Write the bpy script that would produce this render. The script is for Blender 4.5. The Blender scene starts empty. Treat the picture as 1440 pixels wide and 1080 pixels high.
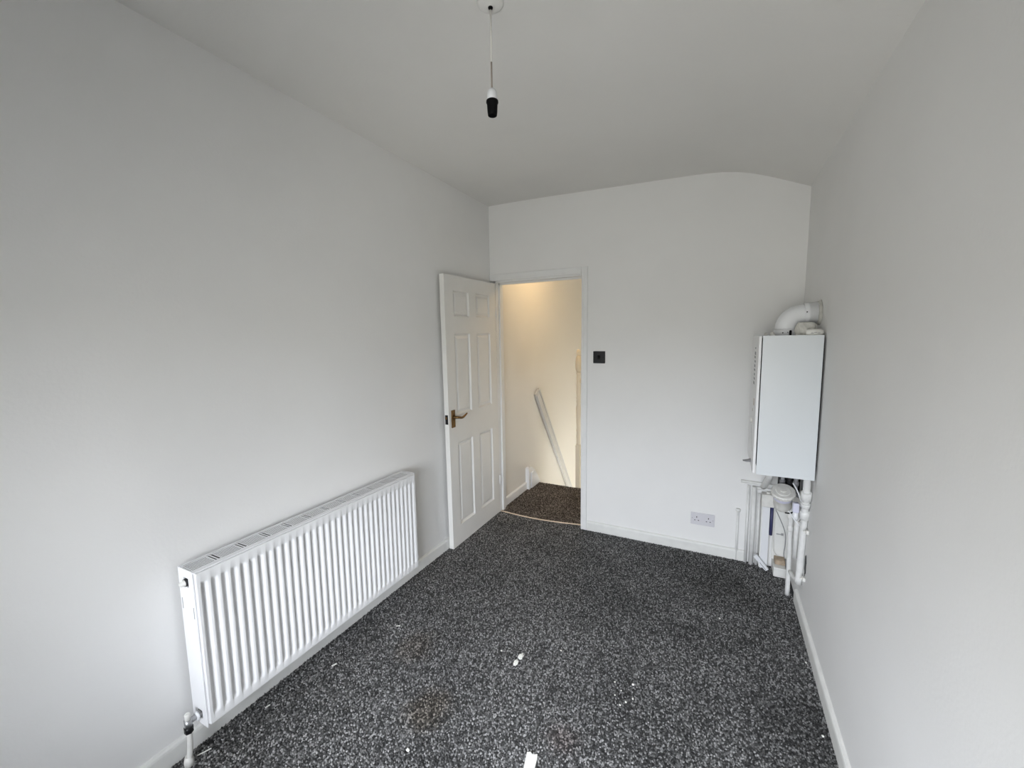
import bpy, bmesh, math, random
import numpy as np
from mathutils import Vector, Matrix

random.seed(7)
rng = np.random.default_rng(7)
S = bpy.context.scene
C = S.collection

# ------------------------------------------------------------------ camera, light, exposure
CAM_H = 1.46
FPX, YAW, PITCH, ROLL = 581.43, 0.466151, 0.111750, -0.014726


def cam_axes():
    f = Vector((-math.sin(YAW) * math.cos(PITCH), math.cos(YAW) * math.cos(PITCH), -math.sin(PITCH)))
    r0 = Vector((math.cos(YAW), math.sin(YAW), 0))
    u0 = r0.cross(f)
    r = r0 * math.cos(ROLL) + u0 * math.sin(ROLL)
    u = r.cross(f)
    return r, u, f


cd = bpy.data.cameras.new('camera')
cd.sensor_fit = 'HORIZONTAL'
cd.sensor_width = 36
cd.lens = FPX / 1440 * 36
cd.clip_start = 0.02
cam = bpy.data.objects.new('camera', cd)
C.objects.link(cam)
r_, u_, f_ = cam_axes()
cam.matrix_world = Matrix(((r_.x, u_.x, -f_.x, 0), (r_.y, u_.y, -f_.y, 0), (r_.z, u_.z, -f_.z, CAM_H), (0, 0, 0, 1)))
S.camera = cam

S.view_settings.view_transform = 'Standard'
S.view_settings.look = 'None'
S.view_settings.gamma = 1
S.view_settings.use_curve_mapping = False
S.view_settings.exposure = 0.0

# overcast sky: brighter towards the zenith, dull ground below the horizon
W = bpy.data.worlds.new('overcast_sky')
S.world = W
W.use_nodes = True
wn, wl = W.node_tree.nodes, W.node_tree.links
wn.clear()
wo = wn.new('ShaderNodeOutputWorld')
bg = wn.new('ShaderNodeBackground')
tc = wn.new('ShaderNodeTexCoord')
sp = wn.new('ShaderNodeSeparateXYZ')
rp = wn.new('ShaderNodeValToRGB')
mr = wn.new('ShaderNodeMapRange')
mr.inputs['From Min'].default_value = -1
mr.inputs['From Max'].default_value = 1
e = rp.color_ramp.elements
e[0].position = 0.0
e[0].color = (0.14, 0.14, 0.132, 1)
e[1].position = 1.0
e[1].color = (0.93, 0.98, 1.08, 1)
a = rp.color_ramp.elements.new(0.49)
a.color = (0.165, 0.165, 0.155, 1)
a = rp.color_ramp.elements.new(0.51)
a.color = (0.33, 0.345, 0.365, 1)
wl.new(tc.outputs['Generated'], sp.inputs[0])
wl.new(sp.outputs['Z'], mr.inputs['Value'])
wl.new(mr.outputs[0], rp.inputs[0])
wl.new(rp.outputs[0], bg.inputs['Color'])
bg.inputs['Strength'].default_value = 49.0
wl.new(bg.outputs[0], wo.inputs['Surface'])

# ------------------------------------------------------------------ room measures (metres)
XL, XR, YB, YF = -1.656, 0.425, 2.930, -0.60
WIN = (-1.12, 0.30, 0.42, 1.59)          # window x0, x1, z0, z1 in the wall behind the camera
CEIL = [(-1.656, 2.480), (-1.33, 2.478), (-1.0, 2.470), (-0.668, 2.461), (-0.29, 2.451), (-0.09, 2.445),
        (0.027, 2.431), (0.139, 2.403), (0.283, 2.341), (0.425, 2.279)]
DX0, DX1, DZ = -1.605, -0.903, 1.892      # door opening
WT = 0.115                                # thickness of the back wall

pl = bpy.data.lights.new('window_portal', 'AREA')
pl.shape = 'RECTANGLE'
pl.size = WIN[1] - WIN[0]
pl.size_y = WIN[3] - WIN[2]
pl.cycles.is_portal = True
po = bpy.data.objects.new('window_portal', pl)
po.location = ((WIN[0] + WIN[1]) / 2, YF - 0.10, (WIN[2] + WIN[3]) / 2)
po.rotation_euler = (math.radians(90), 0, 0)
C.objects.link(po)
pl2 = bpy.data.lights.new('stairwell_portal', 'AREA')  # portal for the window added in the landing wall
pl2.shape = 'RECTANGLE'
pl2.size, pl2.size_y = 0.26, 0.40
pl2.cycles.is_portal = True
po2 = bpy.data.objects.new('stairwell_portal', pl2)
po2.location = (0.03, 3.55, 1.13)
po2.rotation_euler = (0, math.radians(90), 0)
C.objects.link(po2)


# ------------------------------------------------------------------ materials
def mat(name, col, rough=0.5, metal=0.0, bump=0.0, bscale=60.0, var=0.0, vscale=6.0, spec=0.5, col2=None):
    m = bpy.data.materials.new(name)
    m.use_nodes = True
    n, l = m.node_tree.nodes, m.node_tree.links
    b = n['Principled BSDF']
    b.inputs['Base Color'].default_value = (*col, 1)
    b.inputs['Roughness'].default_value = rough
    b.inputs['Metallic'].default_value = metal
    b.inputs['Specular IOR Level'].default_value = spec
    tcn = n.new('ShaderNodeTexCoord')
    if var > 0:
        t = n.new('ShaderNodeTexNoise')
        t.inputs['Scale'].default_value = vscale
        t.inputs['Detail'].default_value = 6
        l.new(tcn.outputs['Object'], t.inputs['Vector'])
        mx = n.new('ShaderNodeMix')
        mx.data_type = 'RGBA'
        c2 = col2 if col2 else tuple(c * (1 - var) for c in col)
        mx.inputs['A'].default_value = (*col, 1)
        mx.inputs['B'].default_value = (*c2, 1)
        rr = n.new('ShaderNodeMapRange')
        rr.inputs['From Min'].default_value = 0.42
        rr.inputs['From Max'].default_value = 0.68
        l.new(t.outputs['Fac'], rr.inputs['Value'])
        l.new(rr.outputs[0], mx.inputs['Factor'])
        l.new(mx.outputs['Result'], b.inputs['Base Color'])
    if bump > 0:
        t = n.new('ShaderNodeTexNoise')
        t.inputs['Scale'].default_value = bscale
        t.inputs['Detail'].default_value = 4
        l.new(tcn.outputs['Object'], t.inputs['Vector'])
        bm_ = n.new('ShaderNodeBump')
        bm_.inputs['Strength'].default_value = bump
        bm_.inputs['Distance'].default_value = 0.004
        l.new(t.outputs['Fac'], bm_.inputs['Height'])
        l.new(bm_.outputs[0], b.inputs['Normal'])
    return m


M = {}
M['wall'] = mat('matt_wall_paint', (0.83, 0.825, 0.81), 0.75, bump=0.10, bscale=90, var=0.02, vscale=3, spec=0.25)
M['ceil'] = mat('matt_ceiling_paint', (0.80, 0.79, 0.765), 0.85, bump=0.12, bscale=70, var=0.02, vscale=3, spec=0.2)
M['hall'] = mat('cream_hall_paint', (0.80, 0.77, 0.71), 0.8, bump=0.10, bscale=80, spec=0.25)
M['trim'] = mat('white_gloss_paint', (0.82, 0.82, 0.81), 0.35, bump=0.05, bscale=40, var=0.03, vscale=14)
M['trim_dull'] = mat('worn_white_trim_paint', (0.78, 0.78, 0.75), 0.5, bump=0.10, bscale=60, var=0.06, vscale=16)
M['door'] = mat('white_door_paint', (0.80, 0.79, 0.76), 0.38, bump=0.06, bscale=50, var=0.02, vscale=9)
M['enamel'] = mat('white_radiator_enamel', (0.86, 0.86, 0.86), 0.3)
M['enamel_side'] = mat('white_cover_enamel', (0.84, 0.84, 0.85), 0.33)
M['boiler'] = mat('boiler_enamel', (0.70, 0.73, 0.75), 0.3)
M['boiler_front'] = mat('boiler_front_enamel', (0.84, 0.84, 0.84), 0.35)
M['plastic'] = mat('white_plastic', (0.80, 0.81, 0.83), 0.35)
M['plastic_old'] = mat('aged_white_plastic', (0.76, 0.75, 0.71), 0.5, bump=0.15, bscale=90, var=0.12, vscale=30)
M['pipe'] = mat('white_painted_pipe', (0.80, 0.80, 0.78), 0.4, bump=0.15, bscale=120, var=0.10, vscale=25)
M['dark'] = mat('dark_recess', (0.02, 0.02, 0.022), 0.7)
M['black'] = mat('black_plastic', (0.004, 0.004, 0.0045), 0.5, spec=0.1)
M['black_plate'] = mat('black_nickel_plate', (0.010, 0.010, 0.011), 0.35, spec=0.25)
M['black_hi'] = mat('black_rocker', (0.004, 0.004, 0.0045), 0.4, spec=0.15)
M['brass'] = mat('aged_brass', (0.20, 0.115, 0.045), 0.38, metal=0.9, var=0.35, vscale=40)
M['steel'] = mat('dull_steel', (0.45, 0.45, 0.46), 0.4, metal=0.9)
M['blue'] = mat('blue_pipe_sleeve', (0.045, 0.048, 0.13), 0.5)
M['lilac'] = mat('pale_lilac_plastic', (0.62, 0.62, 0.74), 0.4)
M['wood'] = mat('bare_wood_offcut', (0.46, 0.36, 0.26), 0.7, var=0.35, vscale=30, bump=0.1)
M['cloth_edge'] = mat('beige_binding', (0.66, 0.54, 0.40), 0.7, bump=0.2, bscale=200)
M['plaster'] = mat('crumbly_plaster', (0.60, 0.59, 0.55), 0.9, bump=0.5, bscale=60, var=0.12, vscale=40)
M['paper'] = mat('white_paper', (0.85, 0.85, 0.80), 0.8)
M['socket'] = mat('grey_socket_plastic', (0.66, 0.65, 0.68), 0.4)
M['flex'] = mat('cream_flex', (0.76, 0.74, 0.70), 0.5)
M['flex_low'] = mat('brown_flex_sleeve', (0.34, 0.29, 0.25), 0.5)
M['rail_grey'] = mat('grey_white_rail_paint', (0.60, 0.59, 0.57), 0.45)
M['duct'] = mat('grille_slot_shade', (0.06, 0.06, 0.06), 0.6)  # near-black, stands in for the shade inside the radiator grille
M['newel'] = mat('cream_newel_paint', (0.80, 0.71, 0.55), 0.4)
M['grey_print'] = mat('grey_print', (0.22, 0.22, 0.23), 0.5)
M['rust'] = mat('tan_stain', (0.50, 0.40, 0.32), 0.6)
M['wire'] = mat('grey_cable', (0.30, 0.30, 0.31), 0.5)
M['garden'] = mat('garden_ground', (0.16, 0.18, 0.10), 0.9, var=0.4, vscale=2)


def carpet_mat(name, tint, stains):
    m = bpy.data.materials.new(name)
    m.use_nodes = True
    n, l = m.node_tree.nodes, m.node_tree.links
    b = n['Principled BSDF']
    b.inputs['Roughness'].default_value = 0.95
    b.inputs['Specular IOR Level'].default_value = 0.08
    at = n.new('ShaderNodeAttribute')
    at.attribute_name = 'fleck'
    tcn = n.new('ShaderNodeTexCoord')
    # broad wear: trodden and dusty patches
    t = n.new('ShaderNodeTexNoise')
    t.inputs['Scale'].default_value = 2.1
    t.inputs['Detail'].default_value = 5
    t.inputs['Roughness'].default_value = 0.6
    l.new(tcn.outputs['Object'], t.inputs['Vector'])
    rr = n.new('ShaderNodeMapRange')
    rr.inputs['From Min'].default_value = 0.35
    rr.inputs['From Max'].default_value = 0.65
    rr.inputs['To Min'].default_value = 0.80
    rr.inputs['To Max'].default_value = 1.18
    l.new(t.outputs['Fac'], rr.inputs['Value'])
    mul = n.new('ShaderNodeVectorMath')
    mul.operation = 'SCALE'
    l.new(at.outputs['Color'], mul.inputs[0])
    l.new(rr.outputs[0], mul.inputs['Scale'])
    cur = mul.outputs[0]
    for (sx, sy, rad, colr, amt) in stains:
        d = n.new('ShaderNodeVectorMath')
        d.operation = 'DISTANCE'
        # wobble the edge of the stain
        tn = n.new('ShaderNodeTexNoise')
        tn.inputs['Scale'].default_value = 9
        l.new(tcn.outputs['Object'], tn.inputs['Vector'])
        mv = n.new('ShaderNodeVectorMath')
        mv.operation = 'MULTIPLY_ADD'
        mv.inputs[1].default_value = (rad, rad, 0)
        l.new(tn.outputs['Color'], mv.inputs[0])
        l.new(tcn.outputs['Object'], mv.inputs[2])
        l.new(mv.outputs[0], d.inputs[0])
        d.inputs[1].default_value = (sx + rad / 2, sy + rad / 2, 0)
        r2 = n.new('ShaderNodeMapRange')
        r2.interpolation_type = 'SMOOTHSTEP'
        r2.inputs['From Min'].default_value = rad
        r2.inputs['From Max'].default_value = rad * 0.25
        r2.inputs['To Max'].default_value = amt
        l.new(d.outputs['Value'], r2.inputs['Value'])
        mm = n.new('ShaderNodeMix')
        mm.data_type = 'RGBA'
        mm.blend_type = 'MULTIPLY'
        mm.inputs['B'].default_value = (*colr, 1)
        l.new(r2.outputs[0], mm.inputs['Factor'])
        l.new(cur, mm.inputs['A'])
        cur = mm.outputs['Result']
    tm = n.new('ShaderNodeMix')
    tm.data_type = 'RGBA'
    tm.blend_type = 'MULTIPLY'
    tm.inputs['Factor'].default_value = 1
    tm.inputs['B'].default_value = (*tint, 1)
    l.new(cur, tm.inputs['A'])
    l.new(tm.outputs['Result'], b.inputs['Base Color'])
    return m


M['carpet'] = carpet_mat('flecked_grey_carpet', (1.0, 0.995, 0.985), [
    (-1.24, 1.42, 0.13, (0.72, 0.62, 0.52), 0.55), (-0.98, 1.16, 0.13, (0.74, 0.62, 0.48), 0.6),
    (-0.46, 1.28, 0.09, (0.62, 0.45, 0.42), 0.45), (0.05, 1.30, 0.12, (0.75, 0.68, 0.55), 0.6),
    (0.30, 1.70, 0.22, (0.62, 0.62, 0.62), 0.7), (0.10, 2.55, 0.30, (0.70, 0.69, 0.68), 0.6)])
M['carpet_hall'] = carpet_mat('warm_lit_carpet', (0.92, 0.80, 0.70), [])  # same grey carpet, the lamp's warm light put into the tint
M['backing'] = mat('carpet_backing', (0.05, 0.05, 0.052), 0.95, var=0.4, vscale=80)

# thin window glass: transparent with a mirror-like glaze
gm = bpy.data.materials.new('window_glass')
gm.use_nodes = True
gn, gl = gm.node_tree.nodes, gm.node_tree.links
gn.clear()
go = gn.new('ShaderNodeOutputMaterial')
gt = gn.new('ShaderNodeBsdfTransparent')
gg = gn.new('ShaderNodeBsdfGlossy')
gg.inputs['Roughness'].default_value = 0.02
gx = gn.new('ShaderNodeMixShader')
gf = gn.new('ShaderNodeFresnel')
gf.inputs['IOR'].default_value = 1.45
gl.new(gf.outputs[0], gx.inputs[0])
gl.new(gt.outputs[0], gx.inputs[1])
gl.new(gg.outputs[0], gx.inputs[2])
gl.new(gx.outputs[0], go.inputs['Surface'])
M['glass'] = gm


# ------------------------------------------------------------------ mesh helpers
def new_bm():
    return bmesh.new()


def box(bm, x0, x1, y0, y1, z0, z1, bev=0.0, seg=2):
    tmp = bmesh.new()
    bmesh.ops.create_cube(tmp, size=1)
    for v in tmp.verts:
        v.co = Vector(((x0 + x1) / 2 + v.co.x * (x1 - x0), (y0 + y1) / 2 + v.co.y * (y1 - y0), (z0 + z1) / 2 + v.co.z * (z1 - z0)))
    if bev > 0:
        bmesh.ops.bevel(tmp, geom=tmp.edges[:], offset=bev, segments=seg, profile=0.5, affect='EDGES')
    merge(bm, tmp)
    return bm


def merge(bm, tmp, mtx=None):
    if mtx is not None:
        bmesh.ops.transform(tmp, matrix=mtx, verts=tmp.verts)
    vm = {}
    for v in tmp.verts:
        vm[v] = bm.verts.new(v.co)
    for f in tmp.faces:
        try:
            nf = bm.faces.new([vm[v] for v in f.verts])
            nf.smooth = f.smooth
        except ValueError:
            pass
    tmp.free()


def tube(bm, pts, rad, seg=12, cap=True, smooth_path=0):
    """sweep a circle along pts; rad a number or one per point"""
    P = [Vector(p) for p in pts]
    if smooth_path:
        rs = rad if isinstance(rad, (list, tuple)) else [rad] * len(P)
        for _ in range(smooth_path):
            Q, R2 = [P[0]], [rs[0]]
            for i in range(len(P) - 1):
                Q += [P[i].lerp(P[i + 1], 0.25), P[i].lerp(P[i + 1], 0.75)]
                R2 += [rs[i] * .75 + rs[i + 1] * .25, rs[i] * .25 + rs[i + 1] * .75]
            Q.append(P[-1])
            R2.append(rs[-1])
            P, rs = Q, R2
        rad = rs
    n = len(P)
    rs = rad if isinstance(rad, (list, tuple)) else [rad] * n
    T = []
    for i in range(n):
        d = P[min(i + 1, n - 1)] - P[max(i - 1, 0)]
        if d.length < 1e-9:
            d = P[min(i + 2, n - 1)] - P[max(i - 2, 0)]
        T.append(d.normalized())
    ref = Vector((0, 0, 1)) if abs(T[0].z) < 0.9 else Vector((1, 0, 0))
    N = (ref - T[0] * ref.dot(T[0])).normalized()
    rings = []
    for i in range(n):
        N = (N - T[i] * N.dot(T[i])).normalized()
        B_ = T[i].cross(N)
        rings.append([bm.verts.new(P[i] + (N * math.cos(2 * math.pi * k / seg) + B_ * math.sin(2 * math.pi * k / seg)) * rs[i]) for k in range(seg)])
    for i in range(n - 1):
        for k in range(seg):
            f = bm.faces.new([rings[i][k], rings[i][(k + 1) % seg], rings[i + 1][(k + 1) % seg], rings[i + 1][k]])
            f.smooth = True
    if cap:
        bm.faces.new(list(reversed(rings[0])))
        bm.faces.new(rings[-1])
    return bm


def lathe(bm, prof, base=(0, 0, 0), axis=(0, 0, 1), seg=24, cap=True, flat=False):
    """revolve (radius, height) pairs round an axis through base"""
    ax = Vector(axis).normalized()
    ref = Vector((0, 0, 1)) if abs(ax.z) < 0.9 else Vector((1, 0, 0))
    n = (ref - ax * ref.dot(ax)).normalized()
    b = ax.cross(n)
    O = Vector(base)
    rings = []
    for (r, h) in prof:
        rings.append([bm.verts.new(O + ax * h + (n * math.cos(2 * math.pi * k / seg) + b * math.sin(2 * math.pi * k / seg)) * max(r, 1e-5)) for k in range(seg)])
    for i in range(len(rings) - 1):
        sharp = abs(prof[i + 1][1] - prof[i][1]) < 1e-6
        for k in range(seg):
            f = bm.faces.new([rings[i][k], rings[i][(k + 1) % seg], rings[i + 1][(k + 1) % seg], rings[i + 1][k]])
            f.smooth = not sharp and not flat
    if cap:
        bm.faces.new(list(reversed(rings[0])))
        bm.faces.new(rings[-1])
    return bm


def prism(bm, poly, axis, a0, a1, smooth=False):
    """extrude a 2-D polygon; axis 'x': poly=(y,z), 'y': (x,z), 'z': (x,y)"""
    def P(p, a):
        return {'x': (a, p[0], p[1]), 'y': (p[0], a, p[1]), 'z': (p[0], p[1], a)}[axis]
    A = [bm.verts.new(P(p, a0)) for p in poly]
    B_ = [bm.verts.new(P(p, a1)) for p in poly]
    n = len(poly)
    for i in range(n):
        f = bm.faces.new([A[i], A[(i + 1) % n], B_[(i + 1) % n], B_[i]])
        f.smooth = smooth
    bm.faces.new(list(reversed(A)))
    bm.faces.new(B_)
    return bm


ORI = {}


def obj(name, bm, m, parent=None, recalc=True, loc=None):
    """link one mesh object; vertices are given in room coordinates"""
    if recalc:
        bmesh.ops.recalc_face_normals(bm, faces=bm.faces[:])
    if parent is not None:
        o0 = ORI[parent.name]
    else:
        if loc is None:
            co = [v.co for v in bm.verts]
            loc = ((min(c.x for c in co) + max(c.x for c in co)) / 2, (min(c.y for c in co) + max(c.y for c in co)) / 2, min(c.z for c in co))
        o0 = Vector(loc)
    for v in bm.verts:
        v.co -= o0
    me = bpy.data.meshes.new(name)
    bm.to_mesh(me)
    bm.free()
    me.materials.append(M[m] if isinstance(m, str) else m)
    o = bpy.data.objects.new(name, me)
    C.objects.link(o)
    if parent is not None:
        o.parent = parent
    else:
        o.location = o0
    ORI[o.name] = o0
    return o


def thing(name, loc, label, cat, group=None):
    o = bpy.data.objects.new(name, None)
    o.empty_display_size = 0.05
    C.objects.link(o)
    o.location = loc
    ORI[o.name] = Vector(loc)
    tag(o, label, cat, group)
    return o


def tag(o, label, cat=None, group=None, kind=None):
    if label:
        o['label'] = label
    if cat:
        o['category'] = cat
    if group:
        o['group'] = group
    if kind:
        o['kind'] = kind
    return o


def struct(name, bm, m, label=None, cat=None, origin=(0, 0, 0), recalc=True):
    o = obj(name, bm, m, None, recalc, loc=origin)
    o['kind'] = 'structure'
    tag(o, label, cat)
    return o


# ------------------------------------------------------------------ the room
# floor slab with the carpet backing
fl = struct('floor', box(new_bm(), XL, XR, YF, YB + 0.02, -0.20, 0.0), 'backing', 'bedroom floor under the grey flecked carpet', 'floor')

# ceiling: gently falling to the right, then curving down to the low right wall
bm = new_bm()
prof = []
import bisect
for i in range(61):                                   # smooth the measured profile
    x = XL + (XR - XL) * i / 60
    j = max(1, min(len(CEIL) - 1, bisect.bisect([c[0] for c in CEIL], x)))
    (xa, za), (xb, zb) = CEIL[j - 1], CEIL[j]
    prof.append((x, za + (zb - za) * (x - xa) / (xb - xa)))
zs = [p[1] for p in prof]
for _ in range(6):
    zs = [zs[0]] + [(zs[i - 1] + 2 * zs[i] + zs[i + 1]) / 4 for i in range(1, 60)] + [zs[-1]]
prof = [(p[0], z) for p, z in zip(prof, zs)]
lo = [[bm.verts.new((x, y, z)) for (x, z) in prof] for y in (YF, YB)]
hi = [[bm.verts.new((x, y, 2.62)) for (x, z) in prof] for y in (YF, YB)]
for i in range(60):
    f = bm.faces.new([lo[0][i], lo[1][i], lo[1][i + 1], lo[0][i + 1]])
    f.smooth = True
    bm.faces.new([hi[0][i], hi[0][i + 1], hi[1][i + 1], hi[1][i]])
struct('ceiling', bm, 'ceil', 'white ceiling curving down towards the right wall', 'ceiling')

struct('wall_left', box(new_bm(), XL - 0.12, XL, YF - 0.2, YB + WT, -0.2, 2.62), 'wall', 'plain white wall behind the radiator', 'wall')
struct('wall_right', box(new_bm(), XR, XR + 0.2, YF - 0.2, YB + WT, -0.2, 2.62), 'wall', 'plain white wall beside the boiler', 'wall')

# back wall with the door opening (opening 3 mm clear of the lining)
bm = new_bm()
ox0, ox1, oz = DX0 - 0.02, DX1 + 0.03, DZ + 0.025
box(bm, XL, ox0, YB, YB + WT, -0.2, 2.62)
box(bm, ox1, XR, YB, YB + WT, -0.2, 2.62)
box(bm, ox0, ox1, YB, YB + WT, oz, 2.62)
struct('wall_back', bm, 'wall', 'white end wall with the doorway', 'wall')

# wall behind the camera with the window opening
bm = new_bm()
y0, y1 = YF - 0.2, YF
box(bm, XL, WIN[0], y0, y1, -0.2, 2.62)
box(bm, WIN[1], XR, y0, y1, -0.2, 2.62)
box(bm, WIN[0], WIN[1], y0, y1, -0.2, WIN[2])
box(bm, WIN[0], WIN[1], y0, y1, WIN[3], 2.62)
struct('wall_front', bm, 'wall', 'white wall with the window behind the viewer', 'wall')

bm = new_bm()
fw = 0.05
box(bm, WIN[0], WIN[1], y0 + 0.04, y0 + 0.10, WIN[2], WIN[2] + fw)
box(bm, WIN[0], WIN[1], y0 + 0.04, y0 + 0.10, WIN[3] - fw, WIN[3])
box(bm, WIN[0], WIN[0] + fw, y0 + 0.04, y0 + 0.10, WIN[2] + fw, WIN[3] - fw)
box(bm, WIN[1] - fw, WIN[1], y0 + 0.04, y0 + 0.10, WIN[2] + fw, WIN[3] - fw)
xm = (WIN[0] + WIN[1]) / 2
box(bm, xm - 0.035, xm + 0.035, y0 + 0.04, y0 + 0.10, WIN[2] + fw, WIN[3] - fw)
wf = struct('window_1', bm, 'plastic', 'white framed window behind the viewer', 'window')
for xa, xb in ((WIN[0] + fw, xm - 0.035), (xm + 0.035, WIN[1] - fw)):
    bm = new_bm()
    box(bm, xa, xb, y0 + 0.066, y0 + 0.072, WIN[2] + fw, WIN[3] - fw)
    obj('pane', bm, 'glass', wf)
obj('window_sill', box(new_bm(), WIN[0] - 0.04, WIN[1] + 0.04, y0 + 0.10, YF + 0.06, WIN[2] - 0.03, WIN[2], 0.004), 'trim', wf)

# baseboards: square board with a rounded top edge
BBH, BBT = 0.075, 0.015


def bb_profile(s):
    return [(0, 0), (s * BBT, 0), (s * BBT, BBH - 0.014), (s * BBT * 0.85, BBH - 0.006), (s * BBT * 0.45, BBH - 0.001), (0, BBH)]


bm = new_bm()
prism(bm, [(XL + x, z) for x, z in bb_profile(1)], 'y', YF, YB - 0.0)
struct('baseboard_left', bm, 'trim_dull', 'white baseboard under the radiator', 'baseboard')
bm = new_bm()
prism(bm, [(YB + x, z) for x, z in bb_profile(-1)], 'x', DX1 + 0.047, 0.187)
struct('baseboard_back', bm, 'trim_dull', 'white baseboard below the socket', 'baseboard')
bm = new_bm()
prism(bm, [(XR + x, z) for x, z in bb_profile(-1)], 'y', YF, 2.58)
struct('baseboard_right', bm, 'trim_dull', 'white baseboard along the right wall', 'baseboard')

# door lining, stop and architrave
bm = new_bm()
LT = 0.018
box(bm, DX0 - LT, DX0, YB - 0.004, YB + WT + 0.004, 0, DZ + LT)
box(bm, DX1, DX1 + 0.027, YB - 0.004, YB + WT + 0.004, 0, DZ + LT)
box(bm, DX0 - LT, DX1 + 0.027, YB - 0.004, YB + WT + 0.004, DZ, DZ + LT + 0.005)
fr = struct('trim_1', bm, 'trim', 'white painted door lining and architrave', 'door frame')
bm = new_bm()
box(bm, DX1 - 0.012, DX1, YB + 0.045, YB + 0.075, 0, DZ)
box(bm, DX0, DX1, YB + 0.045, YB + 0.075, DZ - 0.012, DZ)
box(bm, DX0, DX0 + 0.012, YB + 0.045, YB + 0.075, 0, DZ)
obj('door_stop', bm, 'trim', fr)


def architrave(bm_, x0, x1, z0, z1, vertical):
    box(bm_, x0, x1, YB - 0.014, YB, z0, z1, 0.003)
    if vertical:
        box(bm_, x0 + 0.003, x0 + 0.016, YB - 0.018, YB - 0.013, z0, z1, 0.002)
    else:
        box(bm_, x0, x1, YB - 0.018, YB - 0.013, z0 + 0.003, z0 + 0.016, 0.002)


bm = new_bm()
architrave(bm, DX1 + 0.003, DX1 + 0.045, 0, DZ + 0.062, True)
obj('architrave_upright', bm, 'trim', fr)
bm = new_bm()
architrave(bm, XL + 0.002, DX1 + 0.003, DZ + 0.012, DZ + 0.062, False)
obj('architrave_head', bm, 'trim', fr)

# ------------------------------------------------------------------ landing and stairwell beyond the doorway
HX0, HX1, HY1, EDGE = -1.63, -0.05, 6.0, 3.735
hall0 = YB + WT
bm = new_bm()
box(bm, HX0, HX1, YB + 0.02, EDGE, -0.20, 0.0)
struct('floor_landing', bm, 'backing', 'landing floor beyond the doorway', 'floor')
struct('wall_landing_left', box(new_bm(), HX0 - 0.12, HX0, hall0, HY1, -2.6, 2.5), 'hall', 'warm lit cream wall beyond the doorway', 'wall')
W2 = (3.35, 3.75, 1.00, 1.24)            # unseen window added to daylight the landing wall: y0, y1, z0, z1
bm = new_bm()
box(bm, HX1, HX1 + 0.12, hall0, W2[0], -2.6, 2.5)
box(bm, HX1, HX1 + 0.12, W2[1], HY1, -2.6, 2.5)
box(bm, HX1, HX1 + 0.12, W2[0], W2[1], -2.6, W2[2])
box(bm, HX1, HX1 + 0.12, W2[0], W2[1], W2[3], 2.5)
struct('wall_landing_right', bm, 'hall', 'cream wall of the landing hidden past the doorway', 'wall')
bm = new_bm()
for a_, b_, c_, d_ in ((W2[0], W2[1], W2[2], W2[2] + fw), (W2[0], W2[1], W2[3] - fw, W2[3]), (W2[0], W2[0] + fw, W2[2] + fw, W2[3] - fw), (W2[1] - fw, W2[1], W2[2] + fw, W2[3] - fw)):
    box(bm, HX1 + 0.06, HX1 + 0.11, a_, b_, c_, d_)
wf2 = struct('added_window', bm, 'plastic', 'unseen window added to daylight the landing', 'window')
obj('pane', box(new_bm(), HX1 + 0.082, HX1 + 0.088, W2[0] + fw, W2[1] - fw, W2[2] + fw, W2[3] - fw), 'glass', wf2)
struct('wall_landing_end', box(new_bm(), HX0 - 0.12, HX1 + 0.12, HY1, HY1 + 0.12, -2.6, 2.5), 'hall', 'cream end wall of the stairwell', 'wall')
struct('ceiling_landing', box(new_bm(), HX0 - 0.12, HX1 + 0.12, hall0, HY1 + 0.12, 2.4, 2.5), 'hall', 'landing ceiling', 'ceiling')
struct('floor_stairwell', box(new_bm(), HX0 - 0.12, HX1 + 0.12, EDGE, HY1 + 0.12, -2.7, -2.6), 'backing', 'floor at the foot of the stairs', 'floor')
bm = new_bm()
prism(bm, [(HX0 + x, z) for x, z in bb_profile(1)], 'y', hall0 + 0.004, 3.50)
struct('baseboard_landing', bm, 'trim', 'white baseboard on the landing wall', 'baseboard')
NX, NY = -1.192, 3.775
# flight going down away from the doorway
st = thing('staircase', (-1.2, EDGE, -2.6), 'carpeted stairs dropping away beyond the landing edge', 'stairs')
for i in range(9):
    bm = new_bm()
    z1 = -0.26 * (i + 1)
    box(bm, HX0 + 0.034, NX - 0.03, EDGE + 0.001 + 0.19 * i, EDGE + 0.19 * (i + 1) + 0.001, z1 - 0.26, z1, 0.006)
    obj('step', bm, 'backing', st)

# wall string that starts with a plumb-cut end and a rounded shoulder
bm = new_bm()
pts = [(3.50, -0.02), (3.50, 0.195), (3.51, 0.212), (3.55, 0.216), (3.60, 0.195), (3.66, 0.155), (3.74, 0.07), (3.82, -0.03), (4.6, -1.10), (4.6, -1.5), (3.9, -0.56), (3.55, -0.02)]
prism(bm, pts, 'x', HX0 + 0.001, HX0 + 0.030)
so = obj('stair_string', bm, 'trim')
tag(so, 'white stair string with a rounded top at the landing edge', 'stair string')
bm = new_bm()
box(bm, HX0 + 0.030, HX0 + 0.040, 3.498, 3.535, 0.0, 0.20, 0.004)
obj('end_block', bm, 'trim', so)
bm = new_bm()
prism(bm, [(3.545, 0.005), (3.555, 0.150), (3.60, 0.160), (3.665, 0.115), (3.73, 0.02), (3.72, 0.0)], 'x', HX0 + 0.028, HX0 + 0.046)
obj('shoulder', bm, 'plastic', so)

# flat handrail fixed to the stair wall
d = Vector((0, 4.733 - 3.72, -0.40 - 0.945)).normalized()
nrm = Vector((0, -d.z, d.y))
A = Vector((-1.60, 3.745, 0.925))
L_ = 3.0


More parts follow.
